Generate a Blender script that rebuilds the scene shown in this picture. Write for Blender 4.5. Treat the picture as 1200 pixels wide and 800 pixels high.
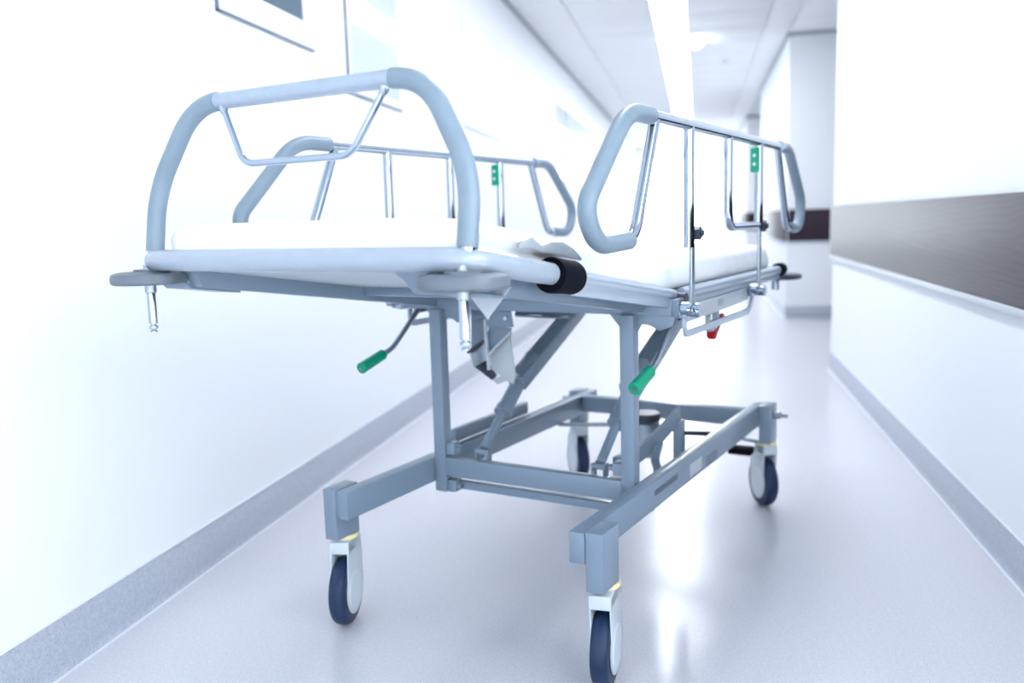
import bpy, bmesh, math, random
from math import sin, cos, tan, pi, radians, atan2, hypot
from mathutils import Vector, Matrix, noise

for _o in list(bpy.data.objects):
    bpy.data.objects.remove(_o)
SC = bpy.context.scene
COL = SC.collection
random.seed(4)

# ---------------------------------------------------------------- camera
PITCH, ROLL, YAW = 0.13426, -0.02799, 0.20704      # down, roll, left of the corridor axis
CAM_H, F_PX = 1.0, 1038.8
m = Matrix(((1, 0, 0), (0, -sin(PITCH), -cos(PITCH)), (0, cos(PITCH), -sin(PITCH))))
m = Matrix(((cos(ROLL), -sin(ROLL), 0), (sin(ROLL), cos(ROLL), 0), (0, 0, 1))) @ m
m = m @ Matrix(((cos(YAW), sin(YAW), 0), (-sin(YAW), cos(YAW), 0), (0, 0, 1)))
right, up, back = Vector(m[0]), -Vector(m[1]), -Vector(m[2])
cd = bpy.data.cameras.new('camera')
cam = bpy.data.objects.new('camera', cd)
COL.objects.link(cam)
cam.matrix_world = Matrix(((right.x, up.x, back.x, 0), (right.y, up.y, back.y, 0),
                           (right.z, up.z, back.z, CAM_H), (0, 0, 0, 1)))
cd.sensor_fit = 'HORIZONTAL'
cd.sensor_width = 36.0
cd.lens = 36.0 * F_PX / 1200.0
cd.clip_start = 0.05
cd.clip_end = 200
cd.dof.use_dof = True
cd.dof.focus_distance = 1.75
cd.dof.aperture_fstop = 2.2
SC.camera = cam

# ---------------------------------------------------------------- world, exposure
W = bpy.data.worlds.new('daylight')
SC.world = W
W.use_nodes = True
W.node_tree.nodes['Background'].inputs[0].default_value = (0.92, 0.96, 1.0, 1)
W.node_tree.nodes['Background'].inputs[1].default_value = 4.0
SC.view_settings.view_transform = 'Standard'
SC.view_settings.look = 'None'
SC.view_settings.exposure = 0.67
SC.view_settings.gamma = 1.0
SC.view_settings.use_curve_mapping = False

STRIP_POWER = 10.0      # radiance of the ceiling light strip
SPOT_POWER = 20.0

# ---------------------------------------------------------------- materials
def mat(name, col, rough=0.5, metal=0.0, spec=0.5, coat=0.0, emit=None, estr=0.0, var=0.0, vscale=40.0,
        bump=0.0, bscale=200.0, rvar=0.0):
    M = bpy.data.materials.new(name)
    M.use_nodes = True
    nt = M.node_tree
    b = nt.nodes['Principled BSDF']
    b.inputs['Base Color'].default_value = (*col, 1)
    b.inputs['Roughness'].default_value = rough
    b.inputs['Metallic'].default_value = metal
    b.inputs['Specular IOR Level'].default_value = spec
    b.inputs['Coat Weight'].default_value = coat
    if emit:
        b.inputs['Emission Color'].default_value = (*emit, 1)
        b.inputs['Emission Strength'].default_value = estr
    if var or bump or rvar:
        tc = nt.nodes.new('ShaderNodeTexCoord')
        if var:
            n = nt.nodes.new('ShaderNodeTexNoise')
            n.inputs['Scale'].default_value = vscale
            n.inputs['Detail'].default_value = 4
            nt.links.new(tc.outputs['Object'], n.inputs['Vector'])
            r = nt.nodes.new('ShaderNodeMapRange')
            r.inputs[1].default_value = 0.3; r.inputs[2].default_value = 0.7
            r.inputs[3].default_value = 1 - var; r.inputs[4].default_value = 1 + var
            nt.links.new(n.outputs['Fac'], r.inputs[0])
            mx = nt.nodes.new('ShaderNodeVectorMath'); mx.operation = 'SCALE'
            mx.inputs[0].default_value = col
            nt.links.new(r.outputs[0], mx.inputs['Scale'])
            nt.links.new(mx.outputs[0], b.inputs['Base Color'])
        if rvar:
            n = nt.nodes.new('ShaderNodeTexNoise')
            n.inputs['Scale'].default_value = vscale
            nt.links.new(tc.outputs['Object'], n.inputs['Vector'])
            r = nt.nodes.new('ShaderNodeMapRange')
            r.inputs[3].default_value = rough - rvar; r.inputs[4].default_value = rough + rvar
            nt.links.new(n.outputs['Fac'], r.inputs[0])
            nt.links.new(r.outputs[0], b.inputs['Roughness'])
        if bump:
            n = nt.nodes.new('ShaderNodeTexNoise')
            n.inputs['Scale'].default_value = bscale
            n.inputs['Detail'].default_value = 3
            nt.links.new(tc.outputs['Object'], n.inputs['Vector'])
            bp = nt.nodes.new('ShaderNodeBump')
            bp.inputs['Strength'].default_value = bump
            bp.inputs['Distance'].default_value = 0.002
            nt.links.new(n.outputs['Fac'], bp.inputs['Height'])
            nt.links.new(bp.outputs[0], b.inputs['Normal'])
    return M

def speckled(name, base, dark, light, rough, scale=260.0, amount=0.12):
    M = bpy.data.materials.new(name); M.use_nodes = True
    nt = M.node_tree; b = nt.nodes['Principled BSDF']
    tc = nt.nodes.new('ShaderNodeTexCoord')
    n1 = nt.nodes.new('ShaderNodeTexNoise'); n1.inputs['Scale'].default_value = scale; n1.inputs['Detail'].default_value = 2
    n2 = nt.nodes.new('ShaderNodeTexNoise'); n2.inputs['Scale'].default_value = scale * 0.33; n2.inputs['Detail'].default_value = 3
    for n in (n1, n2):
        nt.links.new(tc.outputs['Object'], n.inputs['Vector'])
    r1 = nt.nodes.new('ShaderNodeValToRGB')
    e = r1.color_ramp.elements
    e[0].position = 0.36; e[0].color = (*dark, 1)
    e[1].position = 0.66; e[1].color = (*light, 1)
    k = e.new(0.46); k.color = (*base, 1)
    k = e.new(0.58); k.color = (*base, 1)
    nt.links.new(n1.outputs['Fac'], r1.inputs['Fac'])
    r2 = nt.nodes.new('ShaderNodeMapRange')
    r2.inputs[1].default_value = 0.35; r2.inputs[2].default_value = 0.65
    r2.inputs[3].default_value = 1 - amount * 0.4; r2.inputs[4].default_value = 1 + amount * 0.4
    nt.links.new(n2.outputs['Fac'], r2.inputs[0])
    mx = nt.nodes.new('ShaderNodeVectorMath'); mx.operation = 'SCALE'
    nt.links.new(r1.outputs['Color'], mx.inputs[0]); nt.links.new(r2.outputs[0], mx.inputs['Scale'])
    nt.links.new(mx.outputs[0], b.inputs['Base Color'])
    rr = nt.nodes.new('ShaderNodeMapRange')
    rr.inputs[3].default_value = rough - 0.03; rr.inputs[4].default_value = rough + 0.03
    nt.links.new(n2.outputs['Fac'], rr.inputs[0]); nt.links.new(rr.outputs[0], b.inputs['Roughness'])
    b.inputs['Specular IOR Level'].default_value = 0.5
    return M

def wood(name, c1, c2, rough):
    M = bpy.data.materials.new(name); M.use_nodes = True
    nt = M.node_tree; b = nt.nodes['Principled BSDF']
    tc = nt.nodes.new('ShaderNodeTexCoord')
    sep = nt.nodes.new('ShaderNodeSeparateXYZ'); nt.links.new(tc.outputs['Object'], sep.inputs[0])
    # cathedral figure: nested parabolas of the cut growth rings, warped by low noise
    zz = nt.nodes.new('ShaderNodeMath'); zz.operation = 'SUBTRACT'; nt.links.new(sep.outputs[2], zz.inputs[0]); zz.inputs[1].default_value = 0.90
    z2 = nt.nodes.new('ShaderNodeMath'); z2.operation = 'POWER'; zab = nt.nodes.new('ShaderNodeMath'); zab.operation = 'ABSOLUTE'
    nt.links.new(zz.outputs[0], zab.inputs[0]); nt.links.new(zab.outputs[0], z2.inputs[0]); z2.inputs[1].default_value = 1.35
    k2 = nt.nodes.new('ShaderNodeMath'); k2.operation = 'MULTIPLY'; nt.links.new(z2.outputs[0], k2.inputs[0]); k2.inputs[1].default_value = 95.0
    xy = nt.nodes.new('ShaderNodeMath'); xy.operation = 'ADD'; nt.links.new(sep.outputs[0], xy.inputs[0]); nt.links.new(sep.outputs[1], xy.inputs[1])
    ym = nt.nodes.new('ShaderNodeMath'); ym.operation = 'MULTIPLY_ADD'; nt.links.new(xy.outputs[0], ym.inputs[0]); ym.inputs[1].default_value = 1.8
    nt.links.new(k2.outputs[0], ym.inputs[2])
    wn = nt.nodes.new('ShaderNodeTexNoise'); wn.inputs['Scale'].default_value = 2.5; wn.inputs['Detail'].default_value = 2
    nt.links.new(tc.outputs['Object'], wn.inputs['Vector'])
    wm = nt.nodes.new('ShaderNodeMath'); wm.operation = 'MULTIPLY_ADD'; nt.links.new(wn.outputs['Fac'], wm.inputs[0]); wm.inputs[1].default_value = 2.2
    nt.links.new(ym.outputs[0], wm.inputs[2])
    sw = nt.nodes.new('ShaderNodeMath'); sw.operation = 'MULTIPLY'; nt.links.new(wm.outputs[0], sw.inputs[0]); sw.inputs[1].default_value = 6.283
    si = nt.nodes.new('ShaderNodeMath'); si.operation = 'SINE'; nt.links.new(sw.outputs[0], si.inputs[0])
    wv = nt.nodes.new('ShaderNodeMapRange'); wv.inputs[1].default_value = -1; nt.links.new(si.outputs[0], wv.inputs[0])
    mp2 = nt.nodes.new('ShaderNodeMapping'); mp2.inputs['Scale'].default_value = (60, 5, 170)
    nt.links.new(tc.outputs['Object'], mp2.inputs['Vector'])
    ns = nt.nodes.new('ShaderNodeTexNoise'); ns.inputs['Scale'].default_value = 1.0; ns.inputs['Detail'].default_value = 5
    nt.links.new(mp2.outputs[0], ns.inputs['Vector'])
    ad = nt.nodes.new('ShaderNodeMath'); ad.operation = 'MULTIPLY_ADD'
    nt.links.new(wv.outputs[0], ad.inputs[0]); ad.inputs[1].default_value = 0.28
    nt.links.new(ns.outputs['Fac'], ad.inputs[2])
    r = nt.nodes.new('ShaderNodeValToRGB')
    r.color_ramp.elements[0].position = 0.35; r.color_ramp.elements[0].color = (*c1, 1)
    r.color_ramp.elements[1].position = 0.95; r.color_ramp.elements[1].color = (*c2, 1)
    nt.links.new(ad.outputs[0], r.inputs['Fac'])
    nt.links.new(r.outputs['Color'], b.inputs['Base Color'])
    b.inputs['Roughness'].default_value = rough
    b.inputs['Specular IOR Level'].default_value = 0.20
    return M

M_WALL = mat('white wall paint', (0.86, 0.89, 0.93), 0.55, spec=0.3, bump=0.05, bscale=300)
M_CEIL = mat('white ceiling tile', (0.91, 0.93, 0.95), 0.8, spec=0.2, var=0.02, vscale=60)
M_GRID = mat('grey ceiling grid', (0.68, 0.73, 0.77), 0.6)
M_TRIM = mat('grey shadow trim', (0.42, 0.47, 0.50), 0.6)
M_FLOOR = speckled('speckled vinyl floor', (0.61, 0.61, 0.665), (0.51, 0.515, 0.59), (0.68, 0.68, 0.72), 0.22, 300.0, 0.08)
M_BASE = speckled('speckled vinyl skirting', (0.43, 0.46, 0.54), (0.33, 0.37, 0.47), (0.48, 0.51, 0.58), 0.40, 200, 0.15)
M_BEAD = mat('pale skirting edge', (0.72, 0.75, 0.82), 0.4)
M_WOOD = wood('dark wood laminate', (0.012, 0.006, 0.010), (0.040, 0.025, 0.040), 0.36)
M_LIP = mat('light metal lip', (0.50, 0.54, 0.58), 0.35, 0.2)
M_FRAMEW = mat('white window frame', (0.82, 0.86, 0.90), 0.35)
M_GASKET = mat('grey gasket', (0.16, 0.20, 0.26), 0.5)
M_PANE = mat('blue grey window glass', (0.10, 0.15, 0.20), 0.04, spec=0.5)
M_PANE2 = mat('pale frosted window glass', (0.62, 0.69, 0.74), 0.05, spec=0.6)
M_LIGHT = mat('lit white diffuser', (0.9, 0.9, 0.9), 0.5, emit=(0.92, 0.96, 1.0), estr=STRIP_POWER)
M_SPOT = mat('lit lamp glass', (0.9, 0.9, 0.9), 0.5, emit=(0.95, 1.0, 1.0), estr=SPOT_POWER)
M_PLAST = mat('white plastic', (0.72, 0.76, 0.80), 0.4)

M_PAINT = mat('blue grey enamel', (0.190, 0.256, 0.337), 0.34, spec=0.5, coat=0.15, bump=0.03, bscale=500)
M_PIPE = mat('pale grey enamel', (0.31, 0.365, 0.44), 0.25, spec=0.5, coat=0.6, var=0.02, vscale=30)
M_BAR = mat('pale wrapped bar', (0.36, 0.42, 0.50), 0.33, 0.4, var=0.04, vscale=60)
M_RAIL = mat('pale metal rail', (0.44, 0.51, 0.60), 0.30, 0.35)
M_CHROME = mat('chrome', (0.38, 0.44, 0.52), 0.08, 1.0, rvar=0.03, vscale=90)
M_STEEL = mat('brushed steel', (0.36, 0.41, 0.47), 0.32, 0.9, var=0.05, vscale=120)
M_RUBBER = mat('blue grey rubber', (0.190, 0.255, 0.318), 0.38, var=0.05, vscale=18, bump=0.25, bscale=70, rvar=0.08)
M_BUMP = mat('grey rubber bumper', (0.12, 0.145, 0.185), 0.45, var=0.05, vscale=70)
M_TYRE = mat('dark navy tyre', (0.013, 0.030, 0.080), 0.42, spec=0.3, var=0.08, vscale=60)
M_FORK = mat('pale caster plastic', (0.55, 0.61, 0.68), 0.35)
M_HUB = mat('white wheel cover', (0.62, 0.68, 0.75), 0.35)
M_YEL = mat('cream washer', (0.80, 0.76, 0.42), 0.5)
M_GREEN = mat('green plastic', (0.000, 0.31, 0.175), 0.38, spec=0.3)
M_RED = mat('red plastic', (0.34, 0.002, 0.004), 0.35, spec=0.3)
M_BLACK = mat('black webbing', (0.0015, 0.003, 0.008), 0.7, spec=0.1, bump=0.15, bscale=500)
M_DARK = mat('dark metal', (0.045, 0.055, 0.080), 0.35, 0.4)
M_PLATE = mat('light grey plate', (0.47, 0.52, 0.57), 0.4)
M_PRINT = mat('faded dark print', (0.10, 0.12, 0.16), 0.5)
M_SHEET = mat('white cotton sheet', (0.90, 0.92, 0.95), 0.85, spec=0.15, bump=0.12, bscale=60)
M_LINER = mat('grey plastic liner', (0.33, 0.37, 0.41), 0.45)

# ---------------------------------------------------------------- mesh helpers
class MB:
    def __init__(s): s.bm = bmesh.new()
    def box(s, x0, x1, y0, y1, z0, z1, bev=0.003, M=None):
        t = bmesh.new()
        bmesh.ops.create_cube(t, size=1)
        for v in t.verts:
            v.co = Vector(((x0+x1)/2 + v.co.x*(x1-x0), (y0+y1)/2 + v.co.y*(y1-y0), (z0+z1)/2 + v.co.z*(z1-z0)))
        if bev:
            bmesh.ops.bevel(t, geom=t.edges[:], offset=bev, segments=2, affect='EDGES', profile=0.5)
        s._join(t, M); return s
    def bar(s, a, b, wid, hei, up=(0, 0, 1), bev=0.003):
        a, b = Vector(a), Vector(b)
        d = b - a; L = d.length; d.normalize()
        sd = d.cross(Vector(up)).normalized(); u2 = sd.cross(d)
        M = Matrix(((sd.x, d.x, u2.x, a.x), (sd.y, d.y, u2.y, a.y), (sd.z, d.z, u2.z, a.z), (0, 0, 0, 1)))
        return s.box(-wid/2, wid/2, 0, L, -hei/2, hei/2, bev, M)
    def tube(s, pts, rad, seg=18, cap=True):
        pts = [Vector(p) for p in pts]
        q = [pts[0]]
        for p in pts[1:]:
            if (p - q[-1]).length > 1e-6: q.append(p)
        pts = q
        n = len(pts)
        rads = rad if isinstance(rad, (list, tuple)) else [rad]*n
        tang = []
        for i in range(n):
            a = pts[max(i-1, 0)]; b = pts[min(i+1, n-1)]
            tang.append((b-a).normalized())
        t0 = tang[0]
        ref = Vector((0, 0, 1)) if abs(t0.z) < 0.9 else Vector((1, 0, 0))
        nx = (ref - t0*ref.dot(t0)).normalized()
        rings = []
        for i in range(n):
            t = tang[i]
            nx = (nx - t*nx.dot(t)).normalized()
            ny = t.cross(nx)
            rings.append([s.bm.verts.new(pts[i] + rads[i]*(cos(2*pi*k/seg)*nx + sin(2*pi*k/seg)*ny)) for k in range(seg)])
        for i in range(n-1):
            for k in range(seg):
                s.bm.faces.new((rings[i][k], rings[i][(k+1) % seg], rings[i+1][(k+1) % seg], rings[i+1][k]))
        if cap:
            s.bm.faces.new(list(reversed(rings[0]))); s.bm.faces.new(rings[-1])
        return s
    def cyl(s, a, b, r, seg=24, bev=0.0):
        a, b = Vector(a), Vector(b)
        if bev:
            d = (b-a).normalized()*bev
            return s.tube([a, a+d*0.001, a+d, b-d, b-d*0.001, b], [max(r-bev, 1e-4), max(r-bev, 1e-4), r, r, max(r-bev, 1e-4), max(r-bev, 1e-4)], seg)
        return s.tube([a, b], r, seg)
    def lathe(s, prof, origin=(0, 0, 0), axis='z', seg=40):
        rings = []
        for r, h in prof:
            ring = []
            for k in range(seg):
                c, sn = cos(2*pi*k/seg)*r, sin(2*pi*k/seg)*r
                p = {'z': (c, sn, h), 'x': (h, c, sn), 'y': (sn, h, c)}[axis]
                ring.append(s.bm.verts.new(Vector(p)+Vector(origin)))
            rings.append(ring)
        for i in range(len(rings)-1):
            for k in range(seg):
                s.bm.faces.new((rings[i][k], rings[i][(k+1) % seg], rings[i+1][(k+1) % seg], rings[i+1][k]))
        s.bm.faces.new(list(reversed(rings[0]))); s.bm.faces.new(rings[-1])
        return s
    def prism(s, poly, axis, a, b, bev=0.0, M=None):
        """poly in the two other axes (cyclic order), extruded along axis from a to b"""
        t = bmesh.new()
        def P(p, h):
            return {'x': (h, p[0], p[1]), 'y': (p[0], h, p[1]), 'z': (p[0], p[1], h)}[axis]
        A = [t.verts.new(P(p, a)) for p in poly]; B = [t.verts.new(P(p, b)) for p in poly]
        n = len(poly)
        t.faces.new(A); t.faces.new(list(reversed(B)))
        for i in range(n):
            t.faces.new((A[i], B[i], B[(i+1) % n], A[(i+1) % n]))
        bmesh.ops.recalc_face_normals(t, faces=t.faces[:])
        if bev:
            bmesh.ops.bevel(t, geom=t.edges[:], offset=bev, segments=2, affect='EDGES', profile=0.5)
        s._join(t, M); return s
    def _join(s, t, M=None):
        if M is not None:
            t.transform(M)
        mp = {}
        for v in t.verts: mp[v] = s.bm.verts.new(v.co)
        for f in t.faces:
            try: s.bm.faces.new([mp[v] for v in f.verts])
            except ValueError: pass
        t.free()
    def build(s, name, material, parent=None, kind=None, smooth=35):
        bmesh.ops.recalc_face_normals(s.bm, faces=s.bm.faces[:])
        me = bpy.data.meshes.new(name)
        s.bm.to_mesh(me); s.bm.free()
        me.materials.append(material)
        for p in me.polygons: p.use_smooth = True
        me.set_sharp_from_angle(angle=radians(smooth))
        o = bpy.data.objects.new(name, me)
        COL.objects.link(o)
        if parent: o.parent = parent
        if kind: o['kind'] = kind
        return o

def fillet(pts, r, n=8):
    pts = [Vector(p) for p in pts]
    out = [pts[0]]
    for i in range(1, len(pts)-1):
        rr = r[i-1] if isinstance(r, (list, tuple)) else r
        a, b, c = pts[i-1], pts[i], pts[i+1]
        d1, d2 = (a-b), (c-b)
        l = min(rr, d1.length*0.49, d2.length*0.49)
        p, q = b + d1.normalized()*l, b + d2.normalized()*l
        for k in range(n+1):
            t = k/n
            out.append(p*(1-t)**2 + b*2*t*(1-t) + q*t*t)
    out.append(pts[-1])
    return out

def split(pts, a, b):
    """piece of a polyline between arc lengths a and b"""
    pts = [Vector(p) for p in pts]
    out = []; s = 0.0
    for p, q in zip(pts, pts[1:]):
        L = (q-p).length
        if s + L >= a and s <= b and L > 0:
            t0 = max(0, (a-s)/L); t1 = min(1, (b-s)/L)
            if not out: out.append(p.lerp(q, t0))
            out.append(p.lerp(q, t1))
        s += L
    return out

def plen(pts): return sum((Vector(q)-Vector(p)).length for p, q in zip(pts, pts[1:]))

def empty(name, loc, rz=0.0, label=None, cat=None, group=None, kind=None):
    o = bpy.data.objects.new(name, None)
    COL.objects.link(o)
    o.location = loc; o.rotation_euler = (0, 0, rz)
    o.empty_display_size = 0.1
    tag(o, label, cat, group, kind)
    return o

def tag(o, label=None, cat=None, group=None, kind=None):
    if label: o['label'] = label
    if cat: o['category'] = cat
    if group: o['group'] = group
    if kind: o['kind'] = kind
    return o

def struct(name, mb, material, label=None, parent=None):
    o = mb.build(name, material, parent)
    if parent is None: o['kind'] = 'structure'
    if label: o['label'] = label
    return o

# ================================================================ corridor shell
XL, XR, ZC = -1.43, 0.85, 2.68
YB, YE = -3.2, 21.8
Y1, Y2, Y3, Y4 = 5.96, 8.94, 12.69, 16.1       # openings in the right wall
XP = 4.2                                        # end of the side passages
T = 0.12

struct('floor', MB().box(XL-T, XR+T, YB-T, YE+T, -0.1, 0, 0).box(XR+T, XP+T, Y1-T, YE+T, -0.1, 0, 0), M_FLOOR, 'pale lavender speckled vinyl floor of the corridor')
ceiling = struct('ceiling', MB().box(XL-T, XR+T, YB-T, YE+T, ZC+0.012, ZC+0.1, 0).box(XR+T, XP+T, Y1-T, YE+T, ZC+0.012, ZC+0.1, 0), M_GRID, 'pale suspended tile ceiling of the corridor')
struct('wall_left', MB().box(XL-T, XL, YB, YE, 0, ZC+0.02, 0), M_WALL, 'long white wall along the left of the corridor')
WY0, WY1, WZ0, WZ1 = -2.4, 1.5, 0.30, 2.30     # unseen window added to the right wall to bring daylight from behind the viewpoint
struct('wall_right', MB().box(XR, XR+T, WY1, Y1, 0, ZC+0.02, 0.0).box(XR, XR+T, YB, WY0, 0, ZC+0.02, 0)
       .box(XR, XR+T, WY0, WY1, 0, WZ0, 0).box(XR, XR+T, WY0, WY1, WZ1, ZC+0.02, 0), M_WALL, 'near white wall on the right with a wood rail')
struct('wall_right_middle', MB().box(XR, XP, Y2, Y3, 0, ZC+0.02, 0.004), M_WALL, 'white wall block beyond the first side passage')
struct('wall_right_far', MB().box(XR, XP, Y4, YE, 0, ZC+0.02, 0.004), M_WALL, 'white wall block beyond the second side passage')
struct('wall_passage', MB().box(XP, XP+T, Y1-T, YE, 0, ZC+0.02, 0).box(XR+T, XP, Y1-T, Y1, 0, ZC+0.02, 0), M_WALL, 'white wall closing the side passages on the right')
# both ends of the corridor are closed by tall glazed doors; the unseen back one is added for light
def end_wall(wall, door, ya, yb, x1, lw, ld):
    w = MB()
    w.box(XL-T, XL+0.18, ya, yb, 0, ZC+0.02, 0).box(XR-0.18, x1, ya, yb, 0, ZC+0.02, 0)
    w.box(XL+0.18, XR-0.18, ya, yb, 2.42, ZC+0.02, 0)
    struct(wall, w, M_WALL, lw)
    ym = (ya+yb)/2; f = MB()
    for x in (XL+0.20, (XL+XR)/2, XR-0.20):
        f.box(x-0.025, x+0.025, ym-0.03, ym+0.03, 0, 2.42, 0.003)
    f.box(XL+0.18, XR-0.18, ym-0.03, ym+0.03, 2.37, 2.42, 0.003).box(XL+0.18, XR-0.18, ym-0.03, ym+0.03, 0, 0.08, 0.003)
    d = struct(door, f, M_FRAMEW, ld)
    for x0, x1_ in ((XL+0.225, (XL+XR)/2-0.025), ((XL+XR)/2+0.025, XR-0.225)):
        MB().box(x0, x1_, ym-0.003, ym+0.003, 0.08, 2.37, 0).build('pane', Mg, d)
Mg = bpy.data.materials.new('clear door glass'); Mg.use_nodes = True
g = Mg.node_tree.nodes['Principled BSDF']
g.inputs['Base Color'].default_value = (0.95, 0.98, 1, 1); g.inputs['Roughness'].default_value = 0.0
g.inputs['Transmission Weight'].default_value = 1.0; g.inputs['IOR'].default_value = 1.05
end_wall('wall_front', 'door_1', YE, YE+T, XP+T, 'bright white end wall far down the corridor', 'tall glazed daylight door closing the far end')
end_wall('wall_back', 'fill_door', YB-T, YB, XR+T, 'white end wall behind the viewpoint', 'unseen glazed door behind the viewpoint, added for light from behind')
ww = MB()
ww.box(XR+0.03, XR+0.09, WY0, WY1, WZ0, WZ0+0.05, 0.003).box(XR+0.03, XR+0.09, WY0, WY1, WZ1-0.05, WZ1, 0.003)
for k in range(4):
    yy = WY0 + 0.025 + (WY1-WY0-0.05)*k/3
    ww.box(XR+0.03, XR+0.09, yy-0.025, yy+0.025, WZ0, WZ1, 0.003)
wo = struct('fill_window', ww, M_FRAMEW, 'unseen window in the right wall beside the viewpoint, added for daylight')
for k in range(3):
    ya = WY0 + 0.05 + (WY1-WY0-0.05)*k/3; yb = WY0 + (WY1-WY0-0.05)*(k+1)/3
    MB().box(XR+0.057, XR+0.063, ya, yb, WZ0+0.05, WZ1-0.05, 0).build('pane', Mg, wo)

# ceiling tiles, each a piece with recessed joints
tile_cols = ((XL+0.012, -1.02), (-1.02, -0.365), (-0.075, 0.605), (0.605, XR), (XR, 1.47), (1.47, 2.09))
tmesh = {}
y = 1.0
ny = 0
while y < YE - 0.05:
    y1 = min(y+0.62, YE)
    for ci, (x0, x1) in enumerate(tile_cols):
        if x0 >= XR-0.001:
            yc = (y+y1)/2
            if not (Y1 < y < Y2-0.3): continue
        key = (ci, round(y1-y, 3))
        w2, h2 = (x1-x0)/2-0.004, (y1-y)/2-0.004
        if key not in tmesh:
            o = MB().box(-w2, w2, -h2, h2, 0, 0.014, 0.002).build('ceiling_tile', M_CEIL, ceiling)
            tmesh[key] = o
        else:
            o = tmesh[key].copy(); COL.objects.link(o); o.parent = ceiling
        o.location = ((x0+x1)/2, (y+y1)/2, ZC-0.002)
    y = y1; ny += 1

# shadow trims at the top of the walls
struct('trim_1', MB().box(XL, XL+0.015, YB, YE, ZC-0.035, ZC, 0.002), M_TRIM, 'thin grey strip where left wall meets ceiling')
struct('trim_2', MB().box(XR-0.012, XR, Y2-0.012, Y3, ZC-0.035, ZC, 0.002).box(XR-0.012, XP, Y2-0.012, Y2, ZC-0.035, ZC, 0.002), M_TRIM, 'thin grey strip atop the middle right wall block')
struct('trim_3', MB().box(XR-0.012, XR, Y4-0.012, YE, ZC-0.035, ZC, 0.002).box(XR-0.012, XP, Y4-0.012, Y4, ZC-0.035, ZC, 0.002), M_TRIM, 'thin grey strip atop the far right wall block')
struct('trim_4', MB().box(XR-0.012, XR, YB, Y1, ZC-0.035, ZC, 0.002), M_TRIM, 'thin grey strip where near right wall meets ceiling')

# skirting: coved vinyl with a pale top bead
def skirting(name, x, sgn, y0, y1, h, label):
    prof = [(0, 0), (0.012*sgn, 0), (0.010*sgn, 0.003), (0.006*sgn, 0.010), (0.005*sgn, 0.022), (0.004*sgn, h-0.003), (0.002*sgn, h), (0, h)]
    b = struct(name, MB().prism([(x+p, q) for p, q in prof], 'y', y0, y1), M_BASE, label)
    MB().box(min(x, x+0.006*sgn), max(x, x+0.006*sgn), y0, y1, h, h+0.004, 0.001).build('bead', M_BEAD, b)
    MB().box(*sorted((x+0.012*sgn, x+0.020*sgn)), y0, y1, 0, 0.002, 0).build('weld_line', M_BEAD, b)
    return b
skirting('baseboard_left', XL, 1, YB, YE, 0.13, 'grey speckled coved skirting along left wall')
skirting('baseboard_right', XR, -1, YB, Y1, 0.115, 'grey coved skirting along near right wall')
skirting('baseboard_right_middle', XR, -1, Y2, Y3, 0.115, 'grey skirting along middle right wall block')
struct('baseboard_passage', MB().box(XR, XP, Y2-0.006, Y2, 0, 0.115, 0.002), M_BASE, 'grey skirting on the wall facing down the side passage')
skirting('baseboard_right_far', XR, -1, Y4, YE, 0.115, 'grey skirting along far right wall block')

# wooden crash rails
def rail(name, x0, x1, y0, y1, label, lip):
    r = struct(name, MB().box(x0, x1, y0, y1, 0.738, 1.040, 0.003), M_WOOD, label)
    MB().box(lip[0], lip[1], lip[2], lip[3], 0.716, 0.737, 0.002).build('lip', M_LIP, r)
rail('trim_5', XR-0.020, XR, YB, Y1, 'broad wood laminate crash rail along near right wall', (XR-0.022, XR, YB, Y1))
rail('trim_6', XR+0.01, XP, Y2-0.018, Y2, 'dark brown wood rail on wall facing the viewer', (XR+0.01, XP, Y2-0.016, Y2))
rail('trim_7', XR-0.018, XR, Y2, Y3, 'wood rail along middle right wall block', (XR-0.020, XR, Y2, Y3))
rail('trim_8', XR+0.01, XP, Y4-0.018, Y4, 'dark brown wood rail on far facing wall', (XR+0.01, XP, Y4-0.016, Y4))
rail('trim_9', XR-0.018, XR, Y4, YE, 'wood rail along far right wall block', (XR-0.020, XR, Y4, YE))

# ---------------------------------------------------------------- windows in the left wall
def wall_window(name, y0, y1, z0, z1, fr, bars_y, bars_z, pane_mat, label, gasket=True, depth=0.009, bar=0.04):
    f = MB()
    x0, x1 = XL, XL+depth
    f.box(x0, x1, y0, y1, z0, z0+fr, 0.004).box(x0, x1, y0, y1, z1-fr, z1, 0.004)
    f.box(x0, x1, y0, y0+fr, z0+fr, z1-fr, 0.004).box(x0, x1, y1-fr, y1, z0+fr, z1-fr, 0.004)
    for yb in bars_y: f.box(x0, x1-0.003, yb-bar/2, yb+bar/2, z0+fr, z1-fr, 0.003)
    for zb in bars_z: f.box(x0, x1-0.004, y0+fr, y1-fr, zb-bar/2, zb+bar/2, 0.003)
    o = struct(name, f, M_FRAMEW, label)
    ys = [y0+fr] + sorted(bars_y) + [y1-fr]; zs = [z0+fr] + sorted(bars_z) + [z1-fr]
    for i in range(len(ys)-1):
        for j in range(len(zs)-1):
            MB().box(XL+0.001, XL+0.006, ys[i], ys[i+1], zs[j], zs[j+1], 0).build('pane', pane_mat, o)
    if gasket:
        gk = MB()
        gk.box(XL, x1, y0-0.010, y0, z0-0.007, z1, 0.001).box(XL, x1, y0-0.010, y1, z0-0.007, z0, 0.001)
        gk.build('gasket', M_GASKET, o)
    return o
wall_window('window_1', 2.575, 3.275, 1.667, 2.30, 0.09, [], [], M_PANE, 'white framed window with blue grey glass nearest on left wall')
wall_window('window_2', 3.615, 4.30, 1.560, 2.30, 0.035, [], [], M_PANE2, 'pale glazed wall panel with dark left edge behind the hoop')
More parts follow.
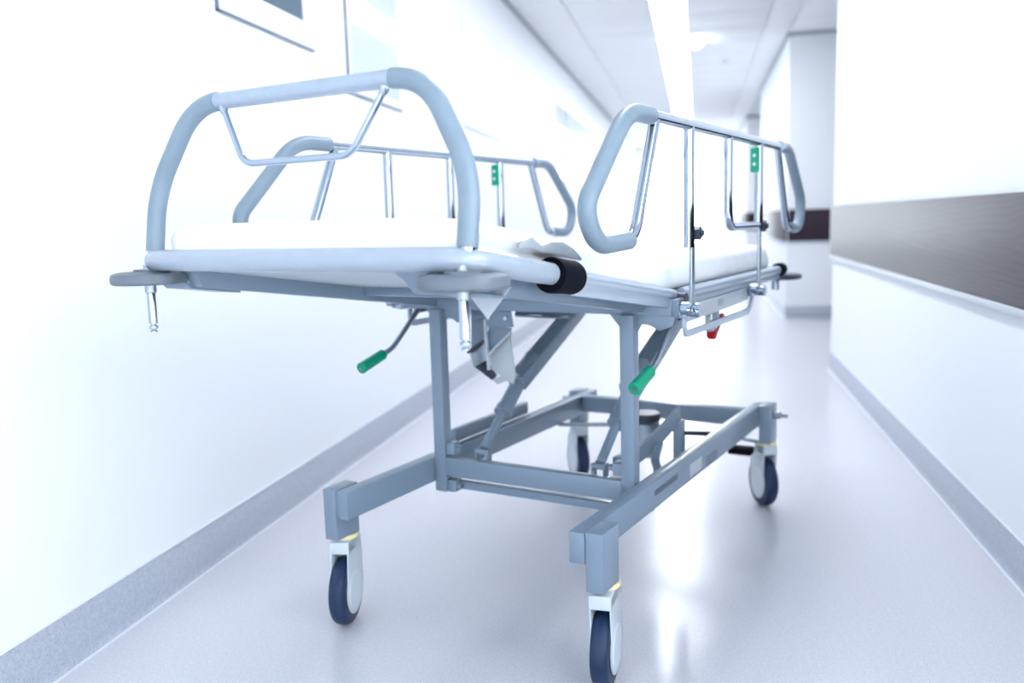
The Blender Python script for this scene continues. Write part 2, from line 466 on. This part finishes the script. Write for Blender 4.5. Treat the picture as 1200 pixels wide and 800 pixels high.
wall_window('window_3', 5.50, 6.60, 1.60, 2.30, 0.05, [], [], M_WALL, 'plain white panel flush on the left wall', gasket=False, depth=0.012)
wall_window('window_4', 9.22, 12.40, 1.40, 2.25, 0.045, [10.05, 11.2], [1.72], M_PANE2, 'far multi pane window in the left wall', gasket=False, bar=0.06)

# ---------------------------------------------------------------- lamps on the ceiling
cl = empty('ceiling_light', (-0.22, 0, ZC), 0, 'long lit strip light recessed along the corridor ceiling', 'light')
hs = MB()
for xx in (-0.147, 0.135):
    hs.box(xx, xx+0.012, 2.2, YE, -0.004, 0.010, 0.002)
hs.build('housing', M_PLAST, cl)
MB().box(-0.135, 0.135, 2.2, YE, -0.001, 0.008, 0).build('diffuser', M_LIGHT, cl)
dl = empty('ceiling_lamp', (-0.005, 8.95, ZC), 0, 'round bright lamp beside the ceiling strip light, domed to imitate its glare', 'light')
MB().lathe([(0.072, -0.001), (0.072, -0.010), (0.062, -0.012), (0.062, -0.001)]).build('rim', M_PLAST, dl)
MB().lathe([(0.061, 0.0), (0.061, -0.030), (0.058, -0.050), (0.048, -0.068), (0.03, -0.080), (0.004, -0.084)]).build('lens', M_SPOT, dl)  # dome shape stands in for the round glare of the ceiling lamp
sd = empty('smoke_detector', (0.307, 10.24, ZC), 0, 'small round smoke detector on the ceiling tiles', 'detector')
MB().lathe([(0.055, 0), (0.055, -0.012), (0.04, -0.03), (0.015, -0.036)]).build('housing', M_PLAST, sd)

# ================================================================ the stretcher
BYAW = 0.53070 - YAW
BO = (-1.11*cos(BYAW) + 1.59*sin(BYAW), 1.11*sin(BYAW) + 1.59*cos(BYAW), 0)
bed = empty('hospital_stretcher', BO, -BYAW, 'blue grey wheeled hospital stretcher with chrome side rails standing in corridor', 'stretcher')

def wi(v):           # centre height of the raised end's tube frame
    return 0.815 + (0.44 - v)*0.1444
TILT = math.atan(0.1444)
nrm = Vector((0, sin(TILT), cos(TILT)))           # normal of the raised end
hook = lambda u, v, d=0.0: Vector((u, v, wi(v))) + nrm*d

# --- raised end: tube frame
pts = fillet([(-0.370, -0.10, wi(-0.10)), (-0.376, -0.462, wi(-0.462)), (0.376, -0.462, wi(-0.462)), (0.370, -0.10, wi(-0.10))], 0.065, 12)
MB().tube(pts, 0.0205, 24).build('end_tube', M_PIPE, bed)
for s in (-1, 1):
    # black strap where the tube meets the side rail
    a, b = hook(s*0.370, -0.192, -0.002), hook(s*0.370, -0.098)
    d = (b-a)
    MB().tube([a+d*0.55, a+d*0.5, a+d*0.06, a, a+d*0.03, a+d*0.12, a+d*0.55, a+d*0.92, a+d*0.98, b], [0.0215, 0.0235, 0.0275, 0.0300, 0.0320, 0.0330, 0.0315, 0.0320, 0.0305, 0.019], 28).build('strap', M_BLACK, bed)
    # side rail of the raised end: round top over a flat band
    sr = MB()
    sr.tube([hook(s*0.372, -0.10), hook(s*0.372, 0.435)], 0.0135, 16)
    sr.bar(hook(s*0.374, -0.10, -0.021), hook(s*0.374, 0.43, -0.021), 0.014, 0.026, nrm)
    sr.build('section_rail', M_RAIL, bed)
    # beam below
    bm_ = [(-0.425, wi(-0.425)-0.012), (-0.40, wi(-0.40)-0.046), (0.385, wi(0.385)-0.046), (0.385, wi(0.385)-0.010)]
    MB().prism(bm_, 'x', s*0.30-0.017, s*0.30+0.017, 0.002).build('section_beam', M_PAINT, bed)
    # bracket plate carrying the bumper
    bp = [(-0.455, wi(-0.455)-0.020), (-0.43, wi(-0.43)-0.030), (-0.405, wi(-0.405)-0.050), (-0.28, wi(-0.28)-0.050), (-0.28, wi(-0.28)-0.046), (-0.40, wi(-0.40)-0.046), (-0.425, wi(-0.425)-0.026), (-0.455, wi(-0.455)-0.016)]
    MB().prism(bp, 'x', *((0.228, 0.335) if s > 0 else (-0.385, -0.312)), 0.0).build('bumper_bracket', M_PAINT, bed)
    # bumper: rubber disc, stub and chrome rod
    bpos = Vector((0.361 if s > 0 else -0.367, -0.456, 0))
    zc = 0.912
    MB().lathe([(0.020, zc-0.004), (0.061, zc-0.004), (0.062, zc-0.012), (0.068, zc-0.012), (0.0715, zc-0.008), (0.072, zc+0.001), (0.069, zc+0.008), (0.058, zc+0.011), (0.030, zc+0.012), (0.028, zc+0.016), (0.016, zc+0.016)],
               bpos, seg=48).build('bumper', M_BUMP, bed)
    rd = MB().cyl(bpos+Vector((0, 0, zc-0.030)), bpos+Vector((0, 0, zc+0.026)), 0.0108, 20, 0.002)
    rd.build('bumper_stub', M_STEEL, bed)
    ro = MB().cyl(bpos+Vector((0, 0, 0.822)), bpos+Vector((0, 0, zc-0.026)), 0.0084, 20, 0.001)
    ro.build('pole_socket', M_CHROME, bed)
    MB().lathe([(0.005, 0.822), (0.005, 0.819), (0.0085, 0.818), (0.0085, 0.813), (0.005, 0.812), (0.0045, 0.809), (0.0065, 0.808), (0.0065, 0.805)], bpos, seg=16).build('socket_tip', M_STEEL, bed)

# platform sheets
MB().prism([(-0.40, wi(-0.40)-0.014), (-0.40, wi(-0.40)-0.008), (0.42, wi(0.42)-0.008), (0.42, wi(0.42)-0.014)], 'x', -0.345, 0.345).build('back_panel', M_PLATE, bed)
MB().box(-0.365, 0.365, 0.445, 1.40, 0.800, 0.808, 0.002).build('seat_panel', M_PLATE, bed)
# ribs below the back panel
for v in (0.10,):
    MB().bar(hook(-0.285, v, -0.024), hook(0.285, v, -0.024), 0.03, 0.02, nrm).build('panel_rib', M_PAINT, bed)

# main frame (level)
MB().box(-0.388, 0.388, 0.383, 0.423, 0.770, 0.808, 0.003).build('cross_beam', M_PAINT, bed)
for s in (-1, 1):
    MB().box(min(s*0.388, s*0.405), max(s*0.388, s*0.405), 0.381, 0.425, 0.768, 0.810, 0.003).build('beam_cap', M_PAINT, bed)
    mr = MB().tube([(s*0.385, 0.455, 0.817), (s*0.385, 1.43, 0.817)], 0.0145, 18)
    mr.box(s*0.385-0.008, s*0.385+0.008, 0.47, 1.42, 0.788, 0.806, 0.002)
    mr.build('main_rail', M_RAIL, bed)
    MB().box(s*0.30-0.018, s*0.30+0.018, 0.424, 1.40, 0.758, 0.799, 0.003).build('main_beam', M_PAINT, bed)
    # hinge between the two sections
    MB().cyl((s*0.345, 0.442, 0.806), (s*0.405, 0.442, 0.806), 0.015, 20, 0.002).cyl((s*0.395, 0.46, 0.790), (s*0.402, 0.46, 0.790), 0.011, 6).build('hinge', M_DARK, bed)
    MB().tube([(s*0.385, 1.395, 0.817), (s*0.385, 1.445, 0.817)], 0.022, 20).build('strap', M_BLACK, bed)
    # rear bumper
    c = (s*0.36, 1.475, 0.79)
    MB().lathe([(0.04, -0.008), (0.083, -0.008), (0.087, -0.003), (0.087, 0.004), (0.082, 0.009), (0.03, 0.010)], c, seg=40).build('bumper', M_DARK, bed)
    MB().cyl((c[0], c[1], 0.745), (c[0], c[1], 0.81), 0.013, 16).build('bumper_stub', M_STEEL, bed)
MB().tube(fillet([(-0.385, 1.43, 0.817), (-0.385, 1.475, 0.817), (0.385, 1.475, 0.817), (0.385, 1.43, 0.817)], 0.04), 0.0145, 18).build('end_rail', M_RAIL, bed)
MB().box(-0.30, 0.30, 1.36, 1.40, 0.758, 0.799, 0.003).build('cross_beam', M_PAINT, bed)

# --- hoop at the raised end
HB = -0.444
hp2 = lambda u, d: Vector((u, HB, wi(HB)+0.010)) + nrm*d
hpts = fillet([hp2(-0.362, -0.01), hp2(-0.362, 0.125), hp2(-0.268, 0.286), hp2(0.268, 0.286), hp2(0.362, 0.125), hp2(0.362, -0.01)], [0.06, 0.07, 0.07, 0.06], 12)
HL = plen(hpts)
hoop = MB().tube(hpts, 0.0135, 20).build('head_hoop', M_CHROME, bed)
# pale clear-wrapped bar between the sleeves
ctr = HL/2
mid = split(hpts, ctr-0.205, ctr+0.205)
MB().tube(mid, 0.0152, 22).build('cross_bar', M_BAR, hoop)
for a, b in ((0.020, ctr-0.203), (ctr+0.203, HL-0.020)):
    sp = split(hpts, a, b)
    n = len(sp)
    MB().tube(sp, [0.0172]*n, 26).build('grip_sleeve', M_RUBBER, hoop)
wp = fillet([hp2(-0.190, 0.276), hp2(-0.182, 0.262), hp2(-0.128, 0.166), hp2(0.122, 0.166), hp2(0.182, 0.262), hp2(0.190, 0.276)], [0.004, 0.025, 0.025, 0.004], 8)
wr = MB().tube(wp, 0.0062, 14)
for s in (-1, 1):
    wr.tube([hp2(s*0.183, 0.262), hp2(s*0.1865, 0.269), hp2(s*0.188, 0.276)], [0.0065, 0.0085, 0.0095], 14)
wr.build('wire_handle', M_CHROME, hoop)

# --- folding side rails
def side_rail(s):
    U = s*0.43
    P = lambda v, w: Vector((U, v, w))
    ZT = 1.205
    loop = fillet([P(0.150, ZT), P(0.030, ZT), P(-0.172, 1.020), P(-0.118, 0.952), P(0.03, 0.957)], [0.06, 0.11, 0.075], 10)
    f = MB()
    # top bar
    f.tube([P(0.12, ZT), P(1.255, ZT)], 0.0125, 18)
    # slanted brace that curves into the lower loop
    f.tube(fillet([P(0.175, ZT), P(0.055, 0.957), P(-0.04, 0.957)], [0.045], 8), 0.0115, 16)
    # posts
    f.tube([P(0.385, ZT), P(0.385, 0.930)], 0.0125, 16)
    f.tube(fillet([P(0.690, ZT), P(0.690, 0.970), P(0.985, 0.970)], [0.04], 8), 0.0115, 16)
    f.tube([P(0.985, ZT), P(0.985, 0.960)], 0.0125, 16)
    f.tube(fillet([P(1.195, ZT), P(1.315, 0.957), P(1.40, 0.957)], [0.04], 8), 0.0115, 16)
    r = f.build('side_rail', M_CHROME, bed)
    MB().tube(loop, 0.0175, 26).build('grip_sleeve', M_RUBBER, r)
    loop2 = fillet([P(1.235, ZT), P(1.335, ZT), P(1.530, 1.040), P(1.490, 0.953), P(1.375, 0.957)], [0.06, 0.10, 0.055], 10)
    MB().tube(loop2, 0.0165, 22).build('grip_sleeve', M_RUBBER, r)
    MB().tube([P(1.22, ZT), P(1.245, ZT)], 0.0185, 20).build('collar', M_STEEL, r)
    # release tag with two pale dots
    ou = U - 0.0135 - 0.006*0
    tg = MB().box(U-0.018, U+0.006, 0.958, 0.9725, 1.120, 1.188, 0.003)
    tg.build('release_tag', M_GREEN, r)
    for w in (1.142, 1.166):
        MB().cyl((U-0.006, 0.9585, w), (U-0.006, 0.956, w), 0.0045, 12).build('tag_dot', M_PLAST, r)
    # lower flat links with bolts down to the main frame
    for v in (0.405, 0.995):
        lk = MB().box(U-0.004, U+0.004, v-0.010, v+0.010, 0.775, 0.975, 0.002)
        lk.build('pivot_link', M_STEEL, r)
    for v, w in ((0.412, 0.962), (0.995, 0.968)):
        b = MB().cyl((U-s*0.004, v+0.006, w), (U+s*0.018, v+0.006, w), 0.016, 6, 0.002)
        b.cyl((U+s*0.018, v+0.006, w), (U+s*0.024, v+0.006, w), 0.008, 16, 0.002)
        b.build('bolt', M_DARK, r)
    # clamps on the frame
    for v in (0.405, 0.995):
        c = MB().box(min(s*0.400, s*0.424), max(s*0.400, s*0.424), v-0.022, v+0.020, 0.765, 0.800, 0.006)
        c.cyl((s*0.424, v, 0.783), (s*0.450, v, 0.783), 0.017, 24, 0.004)
        c.cyl((s*0.415, v-0.035, 0.790), (s*0.440, v-0.035, 0.790), 0.015, 24, 0.004)
        c.build('clamp', M_CHROME, r)
    return r
rail_R = side_rail(1)
rail_L = side_rail(-1)

# mounting plates, fold-down bar and red release lever under each side rail
for s in (-1, 1):
    x0, x1 = sorted((s*0.396, s*0.404))
    mp_ = MB().prism([(0.44, 0.790), (0.985, 0.790), (0.985, 0.757), (0.80, 0.752), (0.44, 0.748)], 'x', x0, x1, 0.002)
    pl = mp_.build('side_plate', M_PLATE, bed)
    MB().box(*sorted((s*0.4035, s*0.4050)), 0.69, 0.735, 0.765, 0.782, 0).build('plate_label', M_STEEL, pl)
    sb = MB()
    hb = fillet([(s*0.405, 0.425, 0.765), (s*0.405, 0.425, 0.722), (s*0.405, 0.985, 0.722), (s*0.405, 1.02, 0.765)], [0.02, 0.03], 6)
    for a, b in zip(hb, hb[1:]):
        sb.bar(a, b, 0.017, 0.006, (1, 0, 0), 0)
    sb.build('fold_bar', M_RAIL, bed)
    if s < 0: continue
    MB().box(*sorted((s*0.378, s*0.400)), 0.655, 0.720, 0.700, 0.760, 0.004).build('lever_block', M_STEEL, bed)
    lv = MB().tube([(s*0.392, 0.675, 0.692), (s*0.392, 0.70, 0.700), (s*0.392, 0.765, 0.733)], [0.012, 0.011, 0.007], 14)
    lv.cyl((s*0.379, 0.680, 0.692), (s*0.402, 0.680, 0.692), 0.015, 18, 0.004)
    lv.build('release_lever', M_RED, bed)

# --- tilt handles with green grips
for s in (-1, 1):
    U = s*0.38
    hp_ = fillet([(U, 0.465, 0.785), (U, 0.425, 0.757), (U, 0.305, 0.668), (U, 0.17, 0.633)], [0.01, 0.02], 6)
    h = MB().tube(hp_, 0.0075, 14).build('tilt_handle', M_STEEL, bed)
    L = plen(hp_)
    g_ = split(hp_, L-0.098, L+0.003)
    n = len(g_)
    gp = [g_[0], g_[0].lerp(g_[-1], 0.03), g_[0].lerp(g_[-1], 0.93), g_[0].lerp(g_[-1], 0.97), g_[-1]]
    MB().tube(gp, [0.011, 0.0145, 0.0150, 0.0155, 0.0125], 20).build('grip', M_GREEN, h)
    MB().box(U-0.012, U+0.012, 0.43, 0.485, 0.755, 0.772, 0.003).build('handle_bracket', M_DARK, h)

# --- uprights with gussets
for s in (-1, 1):
    p = MB().box(s*0.28-0.018, s*0.28+0.018, 0.365, 0.401, 0.262, 0.771, 0.003).build('upright', M_PAINT, bed)
    gus = [(-0.055, 0.771), (0.115, 0.771), (0.108, 0.745), (0.075, 0.733), (0.050, 0.745), (0.030, 0.748), (0.018, 0.728), (-0.018, 0.728)]
    MB().prism([(s*0.28 + (q if s > 0 else q*0.8), w) for q, w in gus], 'y', 0.390, 0.396, 0.001).build('gusset', M_PAINT, p)
    for w in (0.385, 0.279):
        b = MB().box(s*0.249-0.013, s*0.249+0.013, 0.372, 0.405, w-0.017, w+0.017, 0.003)
        b.cyl((s*0.238, 0.388, w), (s*0.222, 0.388, w), 0.009, 6)
        b.build('pivot_bracket', M_PAINT, p)

# --- wheeled base
for s in (-1, 1):
    bmn = MB().box(min(s*0.300, s*0.337), max(s*0.300, s*0.337), 0.0, 1.445, 0.288, 0.357, 0.003).build('base_beam', M_PAINT, bed)
    for v0 in (0.0, 1.360):
        MB().box(min(s*0.338, s*0.378), max(s*0.338, s*0.378), v0, v0+0.085, 0.230, 0.360, 0.003).build('caster_block', M_PAINT, bed)
    if s > 0:
        # worn printed lettering on the outer face, too blurred to read, built as small blocks
        rnd = random.Random(7)
        v = 0.40; pm = MB()
        while v < 0.56:
            w_ = rnd.uniform(0.008, 0.014)
            pm.box(0.3368, 0.3376, v, v+w_, 0.322, 0.337, 0)
            v += w_ + 0.003
        tag(pm.build('print', M_PRINT, bmn), None)
        MB().box(0.3368, 0.3378, 0.66, 0.76, 0.300, 0.335, 0).build('label_plate', M_PLATE, bmn)
        MB().box(0.3368, 0.3378, 0.80, 0.90, 0.292, 0.322, 0).build('label_plate', M_GASKET, bmn)
MB().box(-0.262, 0.262, 0.366, 0.398, 0.308, 0.360, 0.003).build('lower_cross_bar', M_PAINT, bed)
MB().box(-0.262, 0.262, 0.392, 0.416, 0.268, 0.289, 0.003).build('lower_cross_bar', M_PAINT, bed)
MB().box(-0.300, 0.300, 1.300, 1.342, 0.300, 0.357, 0.003).build('rear_cross_bar', M_PAINT, bed)
# side knobs at the rear blocks
for s in (-1, 1):
    k = MB().cyl((s*0.378, 1.40, 0.325), (s*0.402, 1.40, 0.325), 0.013, 16, 0.002).cyl((s*0.402, 1.40, 0.325), (s*0.425, 1.40, 0.325), 0.007, 12, 0.002)
    k.build('side_knob', M_STEEL, bed)
MB().cyl((0.30, 0.46, 0.288), (0.30, 0.46, 0.262), 0.012, 14, 0.003).build('foot_stud', M_DARK, bed)

# lifting arms and gas struts
for s in (-1, 1):
    U = 0.185 if s > 0 else -0.165
    top, low = Vector((U, 1.08, 0.742)), Vector((U, 0.60, 0.535))
    ar = MB()
    ar.bar(top, low, 0.052, 0.046, (0, 0, 1), 0.004)
    dirv = (low-top).normalized()
    ar.build('lift_arm', M_PAINT, bed)
    a, b = Vector((U, 0.405, 0.378)), Vector((U, 0.70, 0.600))
    d = b-a
    st = MB().tube([a + d*0.40, b], 0.022, 20).tube([a+d*0.38, a+d*0.44], 0.026, 20).build('strut_sleeve', M_PAINT, bed)
    MB().tube([a+d*0.03, a + d*0.42], 0.0125, 18).build('strut_rod', M_PAINT, st)
    MB().cyl((U-0.021, a.y, a.z), (U+0.021, a.y, a.z), 0.008, 14, 0.002).box(U-0.019, U-0.014, a.y-0.010, a.y+0.02, a.z-0.030, a.z+0.008, 0.002).box(U+0.014, U+0.019, a.y-0.010, a.y+0.02, a.z-0.030, a.z+0.008, 0.002).build('strut_clevis', M_PAINT, st)
    # inner parallelogram links along the base
MB().box(-0.352, -0.330, 0.52, 0.96, 0.360, 0.398, 0.003).build('guide_box', M_PAINT, bed)
MB().cyl((-0.17, 0.62, 0.735), (0.00, 0.62, 0.735), 0.009, 14).build('tilt_shaft', M_CHROME, bed)

# folded tilt mechanism below the cross beam
def plate(name, m_, v, poly, parent):
    return MB().prism(poly, 'y', v, v+0.005, 0.001).build(name, m_, parent)
o_mech = plate('tilt_mechanism', M_PAINT, 0.440, [(-0.208, 0.766), (-0.084, 0.769), (-0.077, 0.721), (-0.155, 0.716), (-0.171, 0.744), (-0.210, 0.733)], bed)
plate('mechanism_plate', M_PLATE, 0.470, [(-0.106, 0.698), (-0.091, 0.584), (-0.100, 0.559), (-0.121, 0.570), (-0.167, 0.596), (-0.171, 0.638)], o_mech)
plate('mechanism_plate', M_PAINT, 0.455, [(-0.162, 0.717), (-0.092, 0.717), (-0.095, 0.698), (-0.167, 0.641), (-0.174, 0.676)], o_mech)
plate('mechanism_plate', M_STEEL, 0.500, [(-0.261, 0.639), (-0.208, 0.669), (-0.202, 0.616), (-0.245, 0.594)], o_mech)
plate('mechanism_plate', M_PAINT, 0.490, [(-0.242, 0.731), (-0.196, 0.742), (-0.199, 0.678), (-0.245, 0.649)], o_mech)
plate('mechanism_block', M_DARK, 0.520, [(-0.258, 0.592), (-0.217, 0.614), (-0.182, 0.570), (-0.197, 0.554)], o_mech)
plate('mechanism_plate', M_PLATE, 0.505, [(-0.190, 0.560), (-0.120, 0.590), (-0.100, 0.578), (-0.170, 0.548)], o_mech)
MB().bar((-0.167, 0.443, 0.739), (-0.159, 0.443, 0.600), 0.008, 0.008, (0, 1, 0), 0.001).build('mechanism_bar', M_PLATE, o_mech)
MB().bar((-0.164, 0.441, 0.636), (-0.084, 0.441, 0.707), 0.006, 0.008, (0, 1, 0), 0.001).build('mechanism_bar', M_PLATE, o_mech)
MB().bar((-0.259, 0.492, 0.636), (-0.203, 0.492, 0.672), 0.008, 0.008, (0, 1, 0), 0.001).build('mechanism_bar', M_DARK, o_mech)
for u in (-0.150, -0.098):
    MB().cyl((u, 0.440, 0.744), (u, 0.434, 0.744), 0.007, 12, 0.001).build('screw', M_CHROME, o_mech)
# small pale corner flap below the near bumper
MB().prism([(0.250, 0.890), (0.348, 0.890), (0.300, 0.834)], 'y', -0.292, -0.288).build('corner_flap', M_PLATE, bed)

# pump, lever and linkage
pump = MB().cyl((0.10, 0.93, 0.27), (0.10, 0.93, 0.380), 0.045, 28, 0.004).build('pump', M_STEEL, bed)
MB().cyl((0.10, 0.93, 0.380), (0.10, 0.93, 0.405), 0.048, 28, 0.004).build('pump_cap', M_DARK, pump)
pv = fillet([(0.20, 0.47, 0.365), (0.21, 0.62, 0.362), (0.22, 0.80, 0.395), (0.22, 0.90, 0.420)], [0.05, 0.08], 8)
lb = MB()
for a, b in zip(pv, pv[1:]):
    lb.bar(a, b, 0.012, 0.045, (0, 0, 1), 0)
lb.build('pump_lever', M_PAINT, bed)
MB().box(0.215, 0.245, 0.86, 0.89, 0.25, 0.405, 0.003).build('lever_post', M_PAINT, bed)
sl = fillet([(0.235, 0.70, 0.375), (0.235, 0.66, 0.34), (0.235, 0.69, 0.30), (0.235, 0.66, 0.26)], [0.02, 0.02], 6)
sm = MB()
for a, b in zip(sl, sl[1:]): sm.bar(a, b, 0.010, 0.022, (1, 0, 0), 0)
sm.build('swing_link', M_PAINT, bed)
MB().tube([(-0.32, 1.16, 0.278), (0.02, 1.20, 0.302)], 0.007, 12).build('brake_rod', M_STEEL, bed)
MB().tube([(0.24, 0.88, 0.365), (0.30, 0.96, 0.350)], 0.007, 12).build('brake_rod', M_DARK, bed)
MB().tube([(0.20, 1.385, 0.245), (0.345, 1.385, 0.228)], 0.006, 12).build('brake_rod', M_STEEL, bed)

# --- casters
def caster(u, v, rz, TR=0.022, ext=0.056, HX=0.036):
    c = bpy.data.objects.new('caster', None); COL.objects.link(c)
    c.parent = bed; c.location = (u, v, 0); c.rotation_euler = (0, 0, rz)
    R = 0.087                       # wheel radius, trail
    MB().lathe([(0.012, 0.232), (0.032, 0.232), (0.034, 0.228), (0.033, 0.222), (0.012, 0.222)], (0, 0.5*(HX-0.034), 0), seg=32).build('washer', M_YEL, c)
    fk = MB()
    # head of the fork
    hd = [(-0.034, 0.222), (HX, 0.222), (HX, 0.190), (-0.034, 0.190)]
    fk.prism(hd, 'x', -0.0242, 0.0242, 0.004)
    for sx in (-1, 1):
        pl_ = [(-0.034, 0.218), (HX, 0.218), (max(HX, TR + ext), 0.165), (TR + ext, 0.080)]
        for k in range(0, 13):
            a = radians(-22 - k*(190/12))
            pl_.append((TR + (ext if cos(a) > 0 else 0.056)*cos(a), R + 0.060*sin(a)))
        fk.prism(pl_, 'x', *sorted((sx*0.0200, sx*0.0242)), 0.002)
    fk.build('fork', M_FORK, c)
    tp = []
    for k in range(0, 13):
        a = radians(-90 + k*15)
        tp.append((R - 0.010 + 0.010*cos(a) , 0.0195*sin(a)))
    prof = [(0.052, -0.0195)] + tp + [(0.052, 0.0195)]
    MB().lathe([(r, h) for r, h in prof], (0, TR, R), 'x', 56).build('tyre', M_TYRE, c)
    MB().lathe([(0.02, -0.0195), (0.051, -0.0195), (0.055, -0.016), (0.055, 0.016), (0.051, 0.0195), (0.02, 0.0195)], (0, TR, R), 'x', 40).build('wheel', M_HUB, c)
    for sx in (-1, 1):
        MB().lathe([(0.049, sx*0.0240), (0.046, sx*0.0265), (0.012, sx*0.0275)], (0, TR, R), 'x', 36).build('side_cover', M_HUB, c)
    return c
caster(-0.357, 0.043, radians(22), 0.000, 0.068, 0.062)
caster(0.357, 0.043, radians(13), 0.024, 0.074, 0.090)
caster(0.355, 1.400, radians(39))
caster(-0.355, 1.400, radians(45))
MB().box(0.235, 0.315, 1.345, 1.40, 0.185, 0.210, 0.006).build('brake_pedal', M_BLACK, bed)

# ================================================================ mattress under a white sheet
def mattress():
    stations = []
    v = -0.425
    vs = [-0.432 + i*(1.425+0.432)/110 for i in range(111)]
    hw = 0.355
    bm = bmesh.new()
    rings = []
    for v in vs:
        # bottom and top heights, blended across the fold
        def base(v):
            a = wi(v)+0.004; b = 0.824
            k = 0.05
            t = max(0, min(1, (v-(0.43-k))/(2*k)))
            return a*(1-t)+b*t if v < 0.43+k else b
        zb = base(v); th = 0.068 + 0.008*max(0, min(1, (v-0.30)/0.4))
        e = min(v-vs[0], vs[-1]-v)
        tap = 1.0
        R_ = 0.045
        if e < R_:
            tap = math.sqrt(max(0.0, 1-((R_-e)/R_)**2))
        half = hw - (1-tap)*0.035
        thk = th*(0.35+0.65*tap)
        ring = []
        n_side, n_top = 6, 26
        pr = []
        rr = 0.028
        tuck = 0.026*max(0.0, min(1.0, (-0.045-v)/0.03))      # tucked in beside the end tube and straps
        pr.append((half-0.01-tuck, 0))
        for k in range(5):
            hh = thk*0.08 + (thk-rr*0.9-thk*0.08)*k/4
            pr.append((half+0.004*sin(k/4*pi) - tuck*(1.0 if hh < 0.036 else 0.15), hh))
        for k in range(1, 9):
            a = k/8*pi/2
            pr.append((half-rr+rr*cos(a), thk-rr*0.9+rr*0.9*sin(a)))
        for k in range(1, n_top):
            u = (half-rr)*(1-2*k/n_top)
            pr.append((u, thk + 0.006*(1-(u/half)**2)))
        left = [(-a, b) for a, b in reversed(pr[:14])]
        prof = pr + left
        for (u, h) in prof:
            p = Vector((u, v, zb+h))
            nz = noise.noise(Vector((u*7, v*5, h*9)))*0.0035 + noise.noise(Vector((u*20+3, v*9, h*30)))*0.0018
            side = 1.0 if abs(u) > half-0.05 else 0.6
            if abs(u) > half-0.02:
                # vertical gathers of the sheet on the sides
                p.x += math.copysign(1, u)*(0.0055*noise.noise(Vector((u*2, v*16, h*12))) + 0.0015*sin(v*60+h*40))*min(1, h/0.02)
            p.z += nz*side*min(1, h/0.02)
            ring.append(bm.verts.new(p))
        rings.append(ring)
    n = len(rings[0])
    for i in range(len(rings)-1):
        for k in range(n):
            bm.faces.new((rings[i][k], rings[i][(k+1) % n], rings[i+1][(k+1) % n], rings[i+1][k]))
    bm.faces.new(rings[0]); bm.faces.new(list(reversed(rings[-1])))
    mb = MB(); mb.bm.free(); mb.bm = bm
    return mb
mt = empty('mattress', bed.matrix_basis @ Vector((0, 0.5, 0.82)), -BYAW, 'white sheeted mattress lying on the stretcher frame', 'mattress')
mo = mattress().build('sheet', M_SHEET, mt, smooth=80)
for v_ in mo.data.vertices: v_.co -= Vector((0, 0.5, 0.82))
# loose corner of liner poking out above the strap
lc = bmesh.new()
g = []
for i in range(7):
    row = []
    for j in range(4):
        t, q = i/6, j/3
        v = -0.285 + 0.24*t
        hgt = (0.014, 0.034, 0.020, 0.034, 0.040, 0.030, 0.012)[i]
        p = hook(0.361 + 0.002*sin(t*9) - 0.004*q, v, 0.037 + (hgt-0.008)*(1-q)*0.85)
        row.append(lc.verts.new(p - Vector((0, 0.5, 0.82))))
    g.append(row)
for i in range(6):
    for j in range(3):
        lc.faces.new((g[i][j], g[i+1][j], g[i+1][j+1], g[i][j+1]))
lm = MB(); lm.bm.free(); lm.bm = lc
lo = lm.build('liner_corner', M_LINER, mt, smooth=60)
sol = lo.modifiers.new('thickness', 'SOLIDIFY'); sol.thickness = 0.0015
